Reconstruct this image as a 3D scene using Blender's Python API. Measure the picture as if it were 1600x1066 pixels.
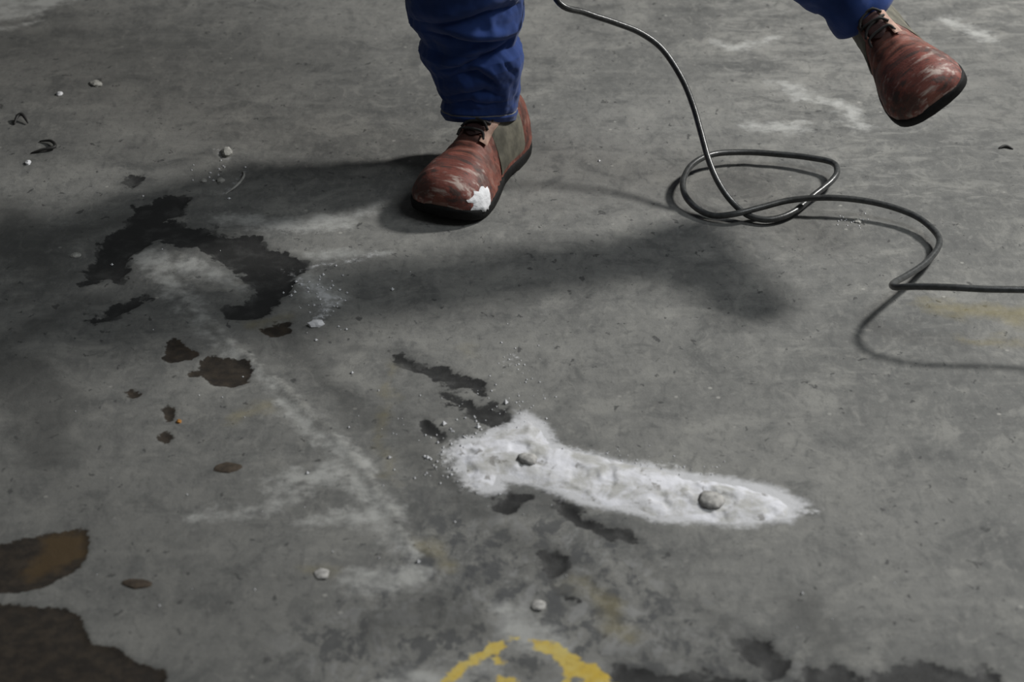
import bpy, bmesh, math, random
import numpy as np
from mathutils import Vector, Matrix

# ------------------------------------------------------------------ clear
for o in list(bpy.data.objects):
    bpy.data.objects.remove(o)
scene = bpy.context.scene
col = scene.collection
random.seed(4)
rng = np.random.default_rng(4)

# ------------------------------------------------------------------ camera
CAM_H, PITCH, FPX = 1.6, math.radians(30.5), 3500.0
cam_d = bpy.data.cameras.new('camera')
cam_d.sensor_width = 36.0
cam_d.lens = 36.0 * FPX / 1600.0
cam_d.clip_end = 60
cam_d.dof.use_dof = True
cam_d.dof.focus_distance = 3.42
cam_d.dof.aperture_fstop = 5.0
cam = bpy.data.objects.new('camera', cam_d)
cam.location = (0, 0, CAM_H)
cam.rotation_euler = (math.pi / 2 - PITCH, 0, 0)
col.objects.link(cam)
scene.camera = cam

# ------------------------------------------------------------------ world and lights
world = bpy.data.worlds.new('dim_workshop')
scene.world = world
world.use_nodes = True
bg = world.node_tree.nodes['Background']
bg.inputs[0].default_value = (0.96, 1.0, 1.0, 1)
bg.inputs[1].default_value = 0.055


def area(name, loc, target, power, size, color):
    d = bpy.data.lights.new(name, 'AREA')
    d.shape = 'DISK'
    d.size = size
    d.energy = power
    d.color = color
    o = bpy.data.objects.new(name, d)
    o.location = loc
    o.rotation_euler = (Vector(target) - Vector(loc)).to_track_quat('-Z', 'Y').to_euler()
    col.objects.link(o)
    return o


area('work_lamp', (2.45, 4.12, 2.35), (0.3, 2.9, 0.0), 120, 0.40, (1.0, 0.985, 0.95))
area('fill_light', (1.95, 2.35, 2.9), (0.6, 2.9, 0.0), 40, 1.3, (0.93, 0.98, 1.0))  # soft fill added to brighten floor and trousers, no actual fixture

scene.view_settings.view_transform = 'Standard'
scene.view_settings.look = 'None'
scene.view_settings.exposure = 0.0
scene.view_settings.gamma = 1.0
scene.view_settings.use_curve_mapping = False


# ------------------------------------------------------------------ geometry of the place
def ray(u, v):
    """direction in the world of a photograph position (1600 x 1066)"""
    a, b = (u - 800.0) / FPX, (533.0 - v) / FPX
    c, s = math.cos(PITCH), math.sin(PITCH)
    return np.array([a, c + b * s, -s + b * c])


def fl(u, v, z=0.0):
    d = ray(u, v)
    t = (z - CAM_H) / d[2]
    return np.array([d[0] * t, d[1] * t, z])


def at_y(u, v, Y):
    d = ray(u, v)
    t = Y / d[1]
    return np.array([d[0] * t, Y, CAM_H + d[2] * t])


def hash2(ix, iy, seed):
    h = (ix.astype(np.int64) * 374761393 + iy.astype(np.int64) * 668265263 + seed * 974634777) & 0xFFFFFFFF
    h = ((h ^ (h >> 13)) * 1274126177) & 0xFFFFFFFF
    h = h ^ (h >> 16)
    return (h & 0xFFFFFF) / float(0xFFFFFF)


def vnoise(x, y, seed=0):
    x0, y0 = np.floor(x), np.floor(y)
    fx, fy = x - x0, y - y0
    fx, fy = fx * fx * (3 - 2 * fx), fy * fy * (3 - 2 * fy)
    a, b = hash2(x0, y0, seed), hash2(x0 + 1, y0, seed)
    c, d = hash2(x0, y0 + 1, seed), hash2(x0 + 1, y0 + 1, seed)
    return (a * (1 - fx) + b * fx) * (1 - fy) + (c * (1 - fx) + d * fx) * fy


def fbm(x, y, f, octv=4, seed=0):
    s, a, t = 0, 1.0, 0
    for k in range(octv):
        s = s + a * vnoise(x * f * 2 ** k + 17.3 * k, y * f * 2 ** k - 9.1 * k, seed + k)
        t += a
        a *= 0.5
    return s / t


def seg_dist(X, Y, p, q):
    dx, dy = q[0] - p[0], q[1] - p[1]
    L = dx * dx + dy * dy + 1e-12
    t = np.clip(((X - p[0]) * dx + (Y - p[1]) * dy) / L, 0, 1)
    return np.hypot(X - p[0] - t * dx, Y - p[1] - t * dy), t


def sdf_poly(X, Y, pts):
    P = [fl(*p)[:2] for p in pts]
    d = np.full(X.shape, 9.0)
    ins = np.zeros(X.shape, bool)
    n = len(P)
    for i in range(n):
        p, q = P[i], P[(i + 1) % n]
        dd, _ = seg_dist(X, Y, p, q)
        d = np.minimum(d, dd)
        cond = ((p[1] > Y) != (q[1] > Y))
        with np.errstate(divide='ignore', invalid='ignore'):
            xs = (q[0] - p[0]) * (Y - p[1]) / (q[1] - p[1] + 1e-12) + p[0]
        ins ^= cond & (X < xs)
    return np.where(ins, -d, d)


def sdf_line(X, Y, pts):
    """pts: (u, v, half width in metres)"""
    P = [fl(p[0], p[1])[:2] for p in pts]
    d = np.full(X.shape, 9.0)
    for i in range(len(P) - 1):
        dd, t = seg_dist(X, Y, P[i], P[i + 1])
        d = np.minimum(d, dd - (pts[i][2] * (1 - t) + pts[i + 1][2] * t))
    return d


# ------------------------------------------------------------------ node helpers
class NT:
    def __init__(self, name):
        self.m = bpy.data.materials.new(name)
        self.m.use_nodes = True
        self.t = self.m.node_tree
        self.bsdf = self.t.nodes['Principled BSDF']

    def new(self, typ, **kw):
        n = self.t.nodes.new(typ)
        for k, v in kw.items():
            setattr(n, k, v)
        return n

    def put(self, sock, val):
        if isinstance(val, bpy.types.NodeSocket):
            self.t.links.new(val, sock)
        elif isinstance(val, (tuple, list)) and len(val) == 3 and sock.type == 'RGBA':
            sock.default_value = (*val, 1)
        else:
            sock.default_value = val

    def math(self, op, a, b=0.0, c=0.0, clamp=False):
        n = self.new('ShaderNodeMath', operation=op, use_clamp=clamp)
        self.put(n.inputs[0], a)
        self.put(n.inputs[1], b)
        self.put(n.inputs[2], c)
        return n.outputs[0]

    def mix(self, f, a, b, blend='MIX'):
        n = self.new('ShaderNodeMix', data_type='RGBA', blend_type=blend)
        self.put(n.inputs[0], f)
        self.put(n.inputs[6], a)
        self.put(n.inputs[7], b)
        return n.outputs[2]

    def fmix(self, f, a, b):
        n = self.new('ShaderNodeMix', data_type='FLOAT')
        self.put(n.inputs[0], f)
        self.put(n.inputs[2], a)
        self.put(n.inputs[3], b)
        return n.outputs[0]

    def smooth(self, v, lo, hi, a=0.0, b=1.0):
        n = self.new('ShaderNodeMapRange', interpolation_type='SMOOTHSTEP')
        self.put(n.inputs[0], v)
        for i, x in enumerate((lo, hi, a, b)):
            self.put(n.inputs[1 + i], x)
        return n.outputs[0]

    def coord(self, scale=(1, 1, 1), kind='Object', rot=(0, 0, 0), loc=(0, 0, 0)):
        tc = self.new('ShaderNodeTexCoord')
        mp = self.new('ShaderNodeMapping')
        self.t.links.new(tc.outputs[kind], mp.inputs[0])
        mp.inputs['Scale'].default_value = scale
        mp.inputs['Rotation'].default_value = rot
        mp.inputs['Location'].default_value = loc
        return mp.outputs[0]

    def noise(self, scale, detail=4, rough=0.55, dist=0.0, co=None):
        n = self.new('ShaderNodeTexNoise')
        n.inputs['Scale'].default_value = scale
        n.inputs['Detail'].default_value = detail
        n.inputs['Roughness'].default_value = rough
        n.inputs['Distortion'].default_value = dist
        self.put(n.inputs['Vector'], co if co is not None else self.coord())
        return n.outputs['Fac']

    def voro(self, scale, co=None, feature='F1', out='Distance', rand=1.0):
        n = self.new('ShaderNodeTexVoronoi', feature=feature)
        n.inputs['Scale'].default_value = scale
        n.inputs['Randomness'].default_value = rand
        self.put(n.inputs['Vector'], co if co is not None else self.coord())
        return n.outputs[out]

    def attr(self, name):
        n = self.new('ShaderNodeAttribute', attribute_name=name)
        return n.outputs['Fac']

    def bump(self, h, strength=0.3, dist=0.01):
        n = self.new('ShaderNodeBump')
        n.inputs['Strength'].default_value = strength
        n.inputs['Distance'].default_value = dist
        self.put(n.inputs['Height'], h)
        self.t.links.new(n.outputs[0], self.bsdf.inputs['Normal'])

    def out(self, color=None, rough=None, spec=None):
        if color is not None:
            self.put(self.bsdf.inputs['Base Color'], color)
        if rough is not None:
            self.put(self.bsdf.inputs['Roughness'], rough)
        if spec is not None:
            self.put(self.bsdf.inputs['Specular IOR Level'], spec)
        return self.m


# ------------------------------------------------------------------ floor fields (metres on the floor)
OIL = [
    [(205, 318), (260, 303), (300, 312), (285, 335), (262, 343), (310, 352), (345, 366), (400, 371), (425, 388),
     (455, 396), (486, 408), (470, 428), (452, 440), (447, 462), (425, 482), (385, 496), (345, 493), (350, 478),
     (385, 470), (402, 455), (385, 432), (352, 415), (318, 390), (280, 386), (255, 372), (236, 378), (215, 395),
     (206, 420), (202, 442), (165, 436), (130, 446), (140, 415), (165, 380), (190, 355), (203, 338)],
    [(140, 500), (175, 478), (220, 462), (228, 470), (195, 488), (150, 505)],
    [(345, 478), (400, 468), (430, 476), (400, 495), (350, 497)],
    [(612, 550), (640, 560), (672, 574), (715, 583), (745, 592), (766, 610), (758, 622), (735, 610), (705, 608),
     (690, 600), (650, 580), (618, 562)],
    [(684, 612), (710, 622), (745, 632), (775, 630), (798, 640), (798, 660), (772, 666), (740, 652), (700, 632)],
    [(656, 655), (675, 648), (690, 662), (698, 682), (680, 690), (662, 676)],
    [(764, 782), (785, 774), (828, 776), (832, 784), (812, 792), (798, 800), (772, 800)],
    [(855, 768), (885, 782), (930, 808), (975, 828), (1003, 846), (995, 854), (950, 836), (905, 818), (868, 795)],
    [(840, 868), (870, 858), (892, 872), (885, 896), (862, 902)],
    [(1148, 996), (1180, 990), (1206, 1000), (1212, 1024), (1236, 1040), (1230, 1062), (1195, 1056), (1172, 1028),
     (1150, 1018)],
    [(1255, 1052), (1290, 1036), (1320, 1044), (1345, 1070), (1270, 1080), (1245, 1070)],
    [(1340, 1070), (1390, 1036), (1450, 1030), (1478, 1040), (1512, 1052), (1532, 1040), (1560, 1060), (1570, 1110),
     (1340, 1120)],
    [(930, 1066), (970, 1044), (1040, 1052), (1110, 1050), (1180, 1064), (1160, 1110), (930, 1110)],
    [(195, 275), (215, 270), (222, 284), (206, 296), (194, 288)],
    [(890, 936), (902, 930), (905, 942), (893, 948)],
]
SOFT = [   # soft grime, with the leg's shade painted in at left: polyline u, v, half width
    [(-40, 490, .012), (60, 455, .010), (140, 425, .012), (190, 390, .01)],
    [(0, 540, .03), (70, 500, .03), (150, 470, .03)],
    [(-60, 400, .05), (60, 375, .05), (170, 350, .035), (260, 320, .02)],  # leg shadow painted into the floor colour, over dirt
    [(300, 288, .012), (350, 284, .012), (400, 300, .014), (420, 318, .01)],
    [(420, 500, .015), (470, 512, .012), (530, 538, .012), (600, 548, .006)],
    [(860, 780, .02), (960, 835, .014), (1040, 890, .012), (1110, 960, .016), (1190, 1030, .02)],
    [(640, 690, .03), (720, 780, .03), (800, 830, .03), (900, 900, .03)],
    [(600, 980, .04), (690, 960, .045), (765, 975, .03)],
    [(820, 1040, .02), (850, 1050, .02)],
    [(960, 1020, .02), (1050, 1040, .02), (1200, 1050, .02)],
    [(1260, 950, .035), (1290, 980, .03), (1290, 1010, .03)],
    [(0, 330, .06), (60, 420, .05)],  # far end of the painted leg shadow, mixed with dirt
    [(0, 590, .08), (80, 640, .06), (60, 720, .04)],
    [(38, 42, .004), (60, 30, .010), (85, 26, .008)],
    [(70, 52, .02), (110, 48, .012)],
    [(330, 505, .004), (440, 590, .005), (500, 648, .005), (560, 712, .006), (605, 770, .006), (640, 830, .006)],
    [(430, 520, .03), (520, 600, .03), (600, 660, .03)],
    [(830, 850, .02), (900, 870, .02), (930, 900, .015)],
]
LIGHT_FALLOFF = [   # wide zones darkened in colour to imitate light falling off
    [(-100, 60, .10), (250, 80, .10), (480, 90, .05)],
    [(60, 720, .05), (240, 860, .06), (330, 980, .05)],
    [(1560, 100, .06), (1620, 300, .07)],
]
BROWN = [
    [(258, 535), (268, 528), (282, 532), (300, 545), (315, 552), (300, 562), (268, 568), (257, 565)],
    [(308, 565), (330, 556), (360, 560), (385, 566), (397, 580), (388, 598), (365, 605), (330, 600), (318, 590)],
    [(292, 580), (315, 575), (318, 588), (296, 588)],
    [(254, 640), (262, 633), (276, 640), (272, 658), (258, 660)],
    [(-60, 945), (0, 942), (60, 950), (100, 948), (122, 960), (130, 985), (140, 1004), (190, 1012), (212, 1030),
     (262, 1046), (266, 1120), (-60, 1120)],
    [(-60, 850), (0, 852), (30, 845), (58, 840), (66, 835), (140, 828), (138, 868), (120, 890), (80, 915), (40, 925),
     (-60, 930)],
    [(195, 612), (210, 608), (222, 618), (205, 626)],
    [(400, 516), (440, 508), (458, 500), (455, 520), (420, 528)],
    [(245, 680), (262, 672), (275, 682), (262, 692)],
]
RUST = [
    [(58, 836), (140, 828), (137, 868), (100, 895), (45, 910), (30, 890), (60, 862)],
]
LIGHT = [   # scuffed pale cement: polyline u, v, half width
    [(225, 395, .025), (255, 430, .02), (290, 470, .012), (340, 520, .012), (415, 590, .012), (470, 650, .016),
     (520, 705, .02), (560, 755, .02), (600, 815, .022), (640, 866, .008)],
    [(290, 410, .03), (340, 430, .025), (370, 450, .012)],
    [(560, 735, .022), (500, 755, .016), (420, 790, .010), (300, 810, .006)],
    [(340, 340, .012), (430, 350, .03), (520, 350, .03), (590, 325, .012)],
    [(480, 395, .01), (540, 400, .02), (600, 395, .01)],
    [(470, 430, .02), (510, 470, .025)],
    [(1110, 66, .015), (1150, 72, .02), (1210, 60, .012)],
    [(1210, 130, .015), (1260, 150, .02), (1310, 165, .02), (1350, 200, .02)],
    [(1180, 196, .02), (1240, 200, .025)],
    [(-60, 0, .12), (10, 0, .10), (60, -4, .07), (140, -14, .04)],
    [(-20, 50, .012), (30, 40, .012), (60, 30, .006)],
    [(1480, 30, .02), (1550, 60, .02)],
    [(788, 956, .016), (815, 975, .026), (845, 1000, .024), (870, 1015, .014)],
    [(720, 1050, .012), (760, 1040, .015)],
    [(640, 900, .03), (580, 910, .03)],
    [(560, 720, .012), (500, 740, .02), (430, 755, .015)],
    [(600, 800, .014), (540, 810, .02), (470, 815, .012)],
    [(690, 1075, .03), (640, 1062, .03)],
]
RIDGE = [(285, 470, .004), (340, 516, .004), (420, 585, .004), (480, 640, .004), (545, 705, .004), (590, 760, .004),
         (625, 825, .004), (642, 862, .003)]
YELLOW = [
    [(680, 1085, .007), (712, 1050, .008), (745, 1030, .007), (780, 1008, .009)],
    [(770, 1012, .006), (776, 1034, .006)],
    [(805, 996, .0045), (806, 997, .0045)],
    [(836, 1004, .006), (856, 1012, .013), (878, 1028, .012), (902, 1042, .015), (950, 1078, .016)],
    [(782, 1064, .006), (802, 1062, .008)],
    [(886, 1052, .005), (884, 1072, .006)],
]
PALE = [
    [(1470, 480, .03), (1560, 490, .035), (1620, 500, .04)],
    [(1520, 530, .015), (1600, 535, .02)],
    [(400, 505, .02), (450, 498, .012)],
    [(380, 650, .02), (410, 640, .02)],
    [(360, 452, .01), (385, 440, .01)],
    [(620, 560, .01), (600, 610, .01), (610, 750, .01)],
    [(730, 545, .012), (740, 555, .012)],
    [(690, 880, .02), (670, 850, .02)],
    [(910, 915, .02), (990, 1000, .02)],
    [(480, 890, .015), (510, 895, .015)],
]
POWDER = [(818, 645), (838, 655), (853, 670), (866, 698), (930, 710), (1010, 728), (1100, 746), (1180, 762),
          (1226, 772), (1250, 792), (1232, 812), (1160, 821), (1080, 816), (1000, 802), (910, 788), (885, 778),
          (868, 764), (840, 758), (790, 745), (780, 764), (752, 770), (735, 758), (722, 735), (716, 716), (700, 708),
          (725, 692), (765, 678), (800, 668)]
DUST = [
    [(720, 700, .02), (820, 665, .02), (850, 700, .03), (1000, 750, .02), (1230, 795, .012)],
    [(1240, 798, .012), (1270, 802, .006)],
    [(690, 705, .008), (740, 760, .014)],
    [(460, 430, .006), (480, 445, .01), (520, 470, .014), (500, 500, .01)],
    [(450, 420, .004), (540, 408, .006), (590, 396, .004)],
    [(335, 235, .006), (355, 245, .006)],
    [(380, 268, .004), (375, 285, .004), (358, 300, .004), (345, 305, .003)],
    [(790, 570, .004), (800, 560, .004)],
    [(1020, 728, .006), (1110, 738, .006)],
    [(635, 860, .005), (612, 858, .005)],
]
MOTTLE = [(560, 900), (640, 780), (720, 770), (900, 800), (1010, 860), (1120, 950), (1300, 1040), (1420, 1160),
          (380, 1160), (430, 960)]
ROUGHC = [(1100, -60), (1700, -60), (1700, 330), (1400, 330), (1180, 220), (1090, 120)]

STEP = 0.0045
xs = np.concatenate([np.linspace(-7, -1.3, 14)[:-1], np.linspace(-1.3, -0.98, 12)[:-1],
                     np.arange(-0.98, 0.981, STEP), np.linspace(0.98, 1.3, 13)[1:], np.linspace(1.3, 7, 14)[1:]])
ys = np.concatenate([np.linspace(-3, 1.5, 10)[:-1], np.linspace(1.5, 1.85, 14)[:-1], np.arange(1.85, 4.12, 0.006),
                     np.linspace(4.13, 4.6, 13), np.linspace(4.6, 11, 14)[1:]])
NX, NY = len(xs), len(ys)
GX, GY = np.meshgrid(xs, ys)
GX, GY = GX.ravel(), GY.ravel()


def warp(X, Y, amp, f, seed):
    return (X + (fbm(X, Y, f, 3, seed) - 0.5) * amp * 2, Y + (fbm(X, Y, f, 3, seed + 50) - 0.5) * amp * 2)


def field(shapes, X, Y, kind, amp=0.012, f=28, seed=1, R=0.03):
    wx, wy = warp(X, Y, amp, f, seed)
    d = np.full(X.shape, 9.0)
    for s in shapes:
        d = np.minimum(d, sdf_poly(wx, wy, s) if kind == 'p' else sdf_line(wx, wy, s))
    return np.clip(0.5 - d / (2 * R), 0, 1)


def ss(a, lo, hi):
    t = np.clip((a - lo) / (hi - lo), 0, 1)
    return t * t * (3 - 2 * t)


def floor_z(X, Y, oil=None, brown=None, ridge=None):
    z = (fbm(X, Y, 9, 4, 11) - 0.5) * 0.0026 + (fbm(X, Y, 60, 3, 23) - 0.5) * 0.0012
    if oil is None:
        oil = field(OIL, X, Y, 'p', 0.016, 28, 1)
        brown = field(BROWN, X, Y, 'p', 0.006, 30, 5)
        ridge = field([RIDGE], X, Y, 'l', 0.008, 25, 9, 0.02)
    z = z - 0.0030 * ss(oil, 0.45, 0.62) - 0.0026 * ss(brown, 0.47, 0.6) + 0.0028 * ss(ridge, 0.2, 0.6)
    return z


F = {
    'oil': field(OIL, GX, GY, 'p', 0.016, 28, 1),
    'grime_shade': field(SOFT, GX, GY, 'l', 0.02, 14, 3, 0.06),
    'light_falloff': field(LIGHT_FALLOFF, GX, GY, 'l', 0.05, 6, 29, 0.30),
    'brown': field(BROWN, GX, GY, 'p', 0.006, 30, 5),
    'rust': field(RUST, GX, GY, 'p', 0.006, 30, 5),
    'pale': field(LIGHT, GX, GY, 'l', 0.02, 20, 7, 0.04),
    'ridge': field([RIDGE], GX, GY, 'l', 0.008, 25, 9, 0.02),
    'yellow': field(YELLOW, GX, GY, 'l', 0.003, 45, 13, 0.02),
    'ochre': field(PALE, GX, GY, 'l', 0.02, 18, 15, 0.05),
    'dust': field(DUST, GX, GY, 'l', 0.012, 30, 17, 0.03),
    'powder': field([POWDER], GX, GY, 'p', 0.010, 40, 31, 0.03),
    'mottle': field([MOTTLE], GX, GY, 'p', 0.04, 8, 19, 0.12),
    'coarse': field([ROUGHC], GX, GY, 'p', 0.05, 8, 21, 0.12),
}
GZ = floor_z(GX, GY, F['oil'], F['brown'], F['ridge'])


def grid_mesh(name, V, nx, ny, keep=None):
    idx = np.arange(nx * ny).reshape(ny, nx)
    q = np.stack([idx[:-1, :-1], idx[:-1, 1:], idx[1:, 1:], idx[1:, :-1]], -1).reshape(-1, 4)
    if keep is not None:
        q = q[keep[q].all(1)]
        used = np.unique(q)
        remap = np.zeros(nx * ny, np.int64)
        remap[used] = np.arange(len(used))
        V, q = V[used], remap[q]
    me = bpy.data.meshes.new(name)
    me.vertices.add(len(V))
    me.vertices.foreach_set('co', V.astype(np.float32).ravel())
    me.loops.add(q.size)
    me.loops.foreach_set('vertex_index', q.astype(np.int32).ravel())
    me.polygons.add(len(q))
    me.polygons.foreach_set('loop_start', np.arange(0, q.size, 4, dtype=np.int32))
    me.update(calc_edges=True)
    me.polygons.foreach_set('use_smooth', np.ones(len(q), bool))
    return me


fm = grid_mesh('floor', np.stack([GX, GY, GZ], 1), NX, NY)
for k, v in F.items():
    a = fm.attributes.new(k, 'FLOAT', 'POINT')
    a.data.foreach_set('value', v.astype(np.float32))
floor = bpy.data.objects.new('floor', fm)
col.objects.link(floor)
floor['kind'] = 'structure'
floor['label'] = 'worn grey concrete workshop floor with oil stains and yellow paint'


def mat_floor():
    n = NT('worn_concrete')
    big = n.noise(2.4, 3, 0.5)
    mid = n.noise(11, 6, 0.68, 0.6)
    mid2 = n.noise(24, 5, 0.65, 0.8, co=n.coord((1.6, 0.75, 1), loc=(5, 2, 0)))
    clot = n.noise(60, 4, 0.6, 0.5, co=n.coord((1.5, 0.75, 1), loc=(1, 7, 0)))
    fine = n.noise(75, 4, 0.65)
    grain = n.noise(420, 2, 0.5)
    streak = n.noise(9, 5, 0.65, 0.3, co=n.coord((0.55, 3.2, 1), rot=(0, 0, math.radians(-28))))
    base = n.mix(n.smooth(big, 0.35, 0.65), (0.140, 0.140, 0.134), (0.200, 0.198, 0.187))
    base = n.mix(n.smooth(mid, 0.50, 0.66, 0, 0.72), base, (0.262, 0.258, 0.240))
    base = n.mix(n.smooth(mid, 0.49, 0.34, 0, 0.68), base, (0.092, 0.093, 0.091))
    base = n.mix(n.smooth(mid2, 0.54, 0.68, 0, 0.50), base, (0.25, 0.245, 0.228))
    base = n.mix(n.smooth(mid2, 0.45, 0.32, 0, 0.50), base, (0.105, 0.106, 0.104))
    base = n.mix(n.smooth(streak, 0.52, 0.68, 0, 0.26), base, (0.27, 0.267, 0.25))
    base = n.mix(n.smooth(streak, 0.46, 0.34, 0, 0.24), base, (0.10, 0.10, 0.098))
    base = n.mix(n.smooth(clot, 0.53, 0.66, 0, 0.24), base, (0.25, 0.246, 0.23))
    base = n.mix(n.smooth(clot, 0.46, 0.33, 0, 0.32), base, (0.088, 0.089, 0.087))
    base = n.mix(n.smooth(fine, 0.56, 0.72, 0, 0.30), base, (0.30, 0.296, 0.278))
    base = n.mix(n.smooth(fine, 0.43, 0.28, 0, 0.50), base, (0.085, 0.085, 0.083))
    base = n.mix(n.smooth(grain, 0.3, 0.7, 0.0, 0.14), base, (0.09, 0.09, 0.09))
    # dark pits and pale flecks
    pit = n.smooth(n.noise(48, 3, 0.6, 0.4, co=n.coord((1.1, 0.9, 1), loc=(8, 3, 0))), 0.645, 0.70)
    base = n.mix(n.math('MULTIPLY', pit, 0.75), base, (0.05, 0.05, 0.05))
    co2 = n.coord(loc=(3.1, 1.7, 0))
    fleck = n.math('MULTIPLY', n.smooth(n.voro(26, co2), 0.10, 0.05), n.smooth(n.noise(6, 2, co=co2), 0.50, 0.62))
    base = n.mix(n.math('MULTIPLY', fleck, 0.55), base, (0.42, 0.41, 0.38))
    # rougher broken surface
    cz = n.smooth(n.math('ADD', n.attr('coarse'), n.math('MULTIPLY_ADD', mid, 0.5, -0.25)), 0.4, 0.7)
    patch = n.noise(22, 5, 0.65, 0.8, co=n.coord((0.8, 1.6, 1)))
    base = n.mix(n.math('MULTIPLY', cz, n.smooth(patch, 0.53, 0.62, 0, 0.42)), base, (0.27, 0.266, 0.25))
    base = n.mix(n.math('MULTIPLY', cz, n.smooth(patch, 0.47, 0.38, 0, 0.5)), base, (0.095, 0.095, 0.093))
    # mottled damp area
    mz = n.smooth(n.math('ADD', n.attr('mottle'), n.math('MULTIPLY_ADD', mid, 0.5, -0.25)), 0.35, 0.75)
    blot = n.noise(24, 5, 0.68, 0.35, co=n.coord((1.3, 0.85, 1)))
    base = n.mix(n.math('MULTIPLY', mz, n.smooth(blot, 0.50, 0.41, 0, 0.75)), base, (0.062, 0.064, 0.068))
    base = n.mix(n.math('MULTIPLY', mz, n.smooth(blot, 0.53, 0.62, 0, 0.5)), base, (0.27, 0.27, 0.268))

    def mask(name, nz, amp, lo, hi):
        return n.smooth(n.math('ADD', n.attr(name), n.math('MULTIPLY_ADD', nz, amp, -amp / 2)), lo, hi)
    n2 = n.noise(55, 4, 0.6)
    n3 = n.noise(120, 3, 0.6)
    n4 = n.noise(30, 4, 0.6)
    m = mask('light_falloff', mid, 0.5, 0.10, 0.95)
    base = n.mix(n.math('MULTIPLY', m, 0.52), base, (0.075, 0.075, 0.072))  # painted lamp falloff darkens the slab
    m = mask('grime_shade', n4, 0.55, 0.36, 0.86)
    base = n.mix(n.math('MULTIPLY', m, 0.55), base, (0.062, 0.062, 0.060))  # dirt plus the painted leg shade
    m = mask('ochre', n4, 0.6, 0.42, 0.9)
    base = n.mix(n.math('MULTIPLY', m, 0.42), base, (0.26, 0.215, 0.085))
    m = mask('pale', n2, 0.85, 0.36, 0.80)
    m = n.math('MULTIPLY', m, n.smooth(n4, 0.30, 0.6, 0.35, 1.0))
    base = n.mix(n.math('MULTIPLY', m, 0.86), base, (0.40, 0.40, 0.385))
    m = mask('ridge', n2, 1.1, 0.40, 0.75)
    base = n.mix(n.math('MULTIPLY', m, 0.45), base, (0.36, 0.355, 0.33))
    mo = mask('oil', n2, 0.75, 0.46, 0.55)
    isl = n.math('MULTIPLY', mask('oil', n4, 1.3, 0.50, 0.60), n.smooth(n.attr('oil'), 0.08, 0.3))
    mo = n.math('MAXIMUM', mo, n.math('MULTIPLY', isl, 0.8))
    oilc = n.mix(n.smooth(n4, 0.45, 0.75), (0.022, 0.022, 0.022), (0.052, 0.052, 0.051))
    halo = mask('oil', n4, 0.5, 0.15, 0.6)
    base = n.mix(n.math('MULTIPLY', halo, 0.45), base, (0.085, 0.085, 0.083))
    base = n.mix(n.math('MULTIPLY', mo, 0.95), base, oilc)
    mb = mask('brown', n3, 0.22, 0.48, 0.53)
    browc = n.mix(n.smooth(n2, 0.35, 0.7), (0.017, 0.013, 0.010), (0.040, 0.030, 0.021))
    base = n.mix(n.math('MULTIPLY', mb, 0.96), base, browc)
    mr = mask('rust', n4, 0.7, 0.42, 0.75)
    base = n.mix(n.math('MULTIPLY', n.math('MULTIPLY', mr, mb), 0.85), base, (0.074, 0.048, 0.022))
    m = mask('yellow', n2, 0.95, 0.45, 0.57)
    ye = n.mix(n.smooth(n4, 0.35, 0.65), (0.52, 0.36, 0.050), (0.55, 0.44, 0.14))
    base = n.mix(n.math('MULTIPLY', m, n.smooth(n3, 0.25, 0.45, 0.45, 0.97)), base, ye)
    m = mask('dust', n3, 0.75, 0.45, 0.72)
    base = n.mix(n.math('MULTIPLY', m, n.smooth(n2, 0.38, 0.62, 0.1, 0.85)), base, (0.60, 0.60, 0.61))
    m = mask('powder', n3, 0.30, 0.26, 0.56)
    base = n.mix(n.math('MULTIPLY', m, 0.85), base, (0.60, 0.60, 0.62))
    rough = n.fmix(mo, n.smooth(mid, 0.3, 0.7, 0.72, 0.9), 0.62)
    h = n.math('ADD', n.math('MULTIPLY', fine, 0.6), n.math('MULTIPLY', grain, 0.25))
    h = n.math('ADD', h, n.math('MULTIPLY', n.math('MULTIPLY', cz, patch), 1.2))
    n.bump(h, 0.35, 0.003)
    return n.out(base, rough, 0.25)


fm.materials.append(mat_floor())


# ------------------------------------------------------------------ simple materials
def mat_plain(name, c, rough=0.6, var=0.25, scale=40, bump=0.0, spec=0.5, stretch=(1, 1, 1)):
    n = NT(name)
    nz = n.noise(scale, 4, 0.6, co=n.coord(stretch))
    lo = tuple(x * (1 - var) for x in c)
    hi = tuple(min(1, x * (1 + var)) for x in c)
    if bump:
        n.bump(nz, bump, 0.004)
    return n.out(n.mix(n.smooth(nz, 0.3, 0.7), lo, hi), rough, spec)


def mat_cloth(name, c):
    n = NT(name)
    weave = n.new('ShaderNodeTexWave', wave_type='BANDS', bands_direction='DIAGONAL')
    weave.inputs['Scale'].default_value = 320
    n.put(weave.inputs['Vector'], n.coord())
    fade = n.noise(14, 4, 0.6)
    c2 = n.mix(n.smooth(fade, 0.35, 0.72), tuple(x * 0.78 for x in c), tuple(x * 1.2 for x in c))
    c2 = n.mix(n.math('MULTIPLY', n.smooth(n.noise(7, 3), 0.55, 0.75), 0.3), c2, (0.09, 0.10, 0.20))
    hgt = n.math('ADD', n.math('MULTIPLY', weave.outputs['Fac'], 0.08), n.noise(45, 3, 0.5))
    n.bump(hgt, 0.22, 0.004)
    n.bsdf.inputs['Sheen Weight'].default_value = 0.15
    return n.out(c2, 0.85, 0.2)


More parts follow.
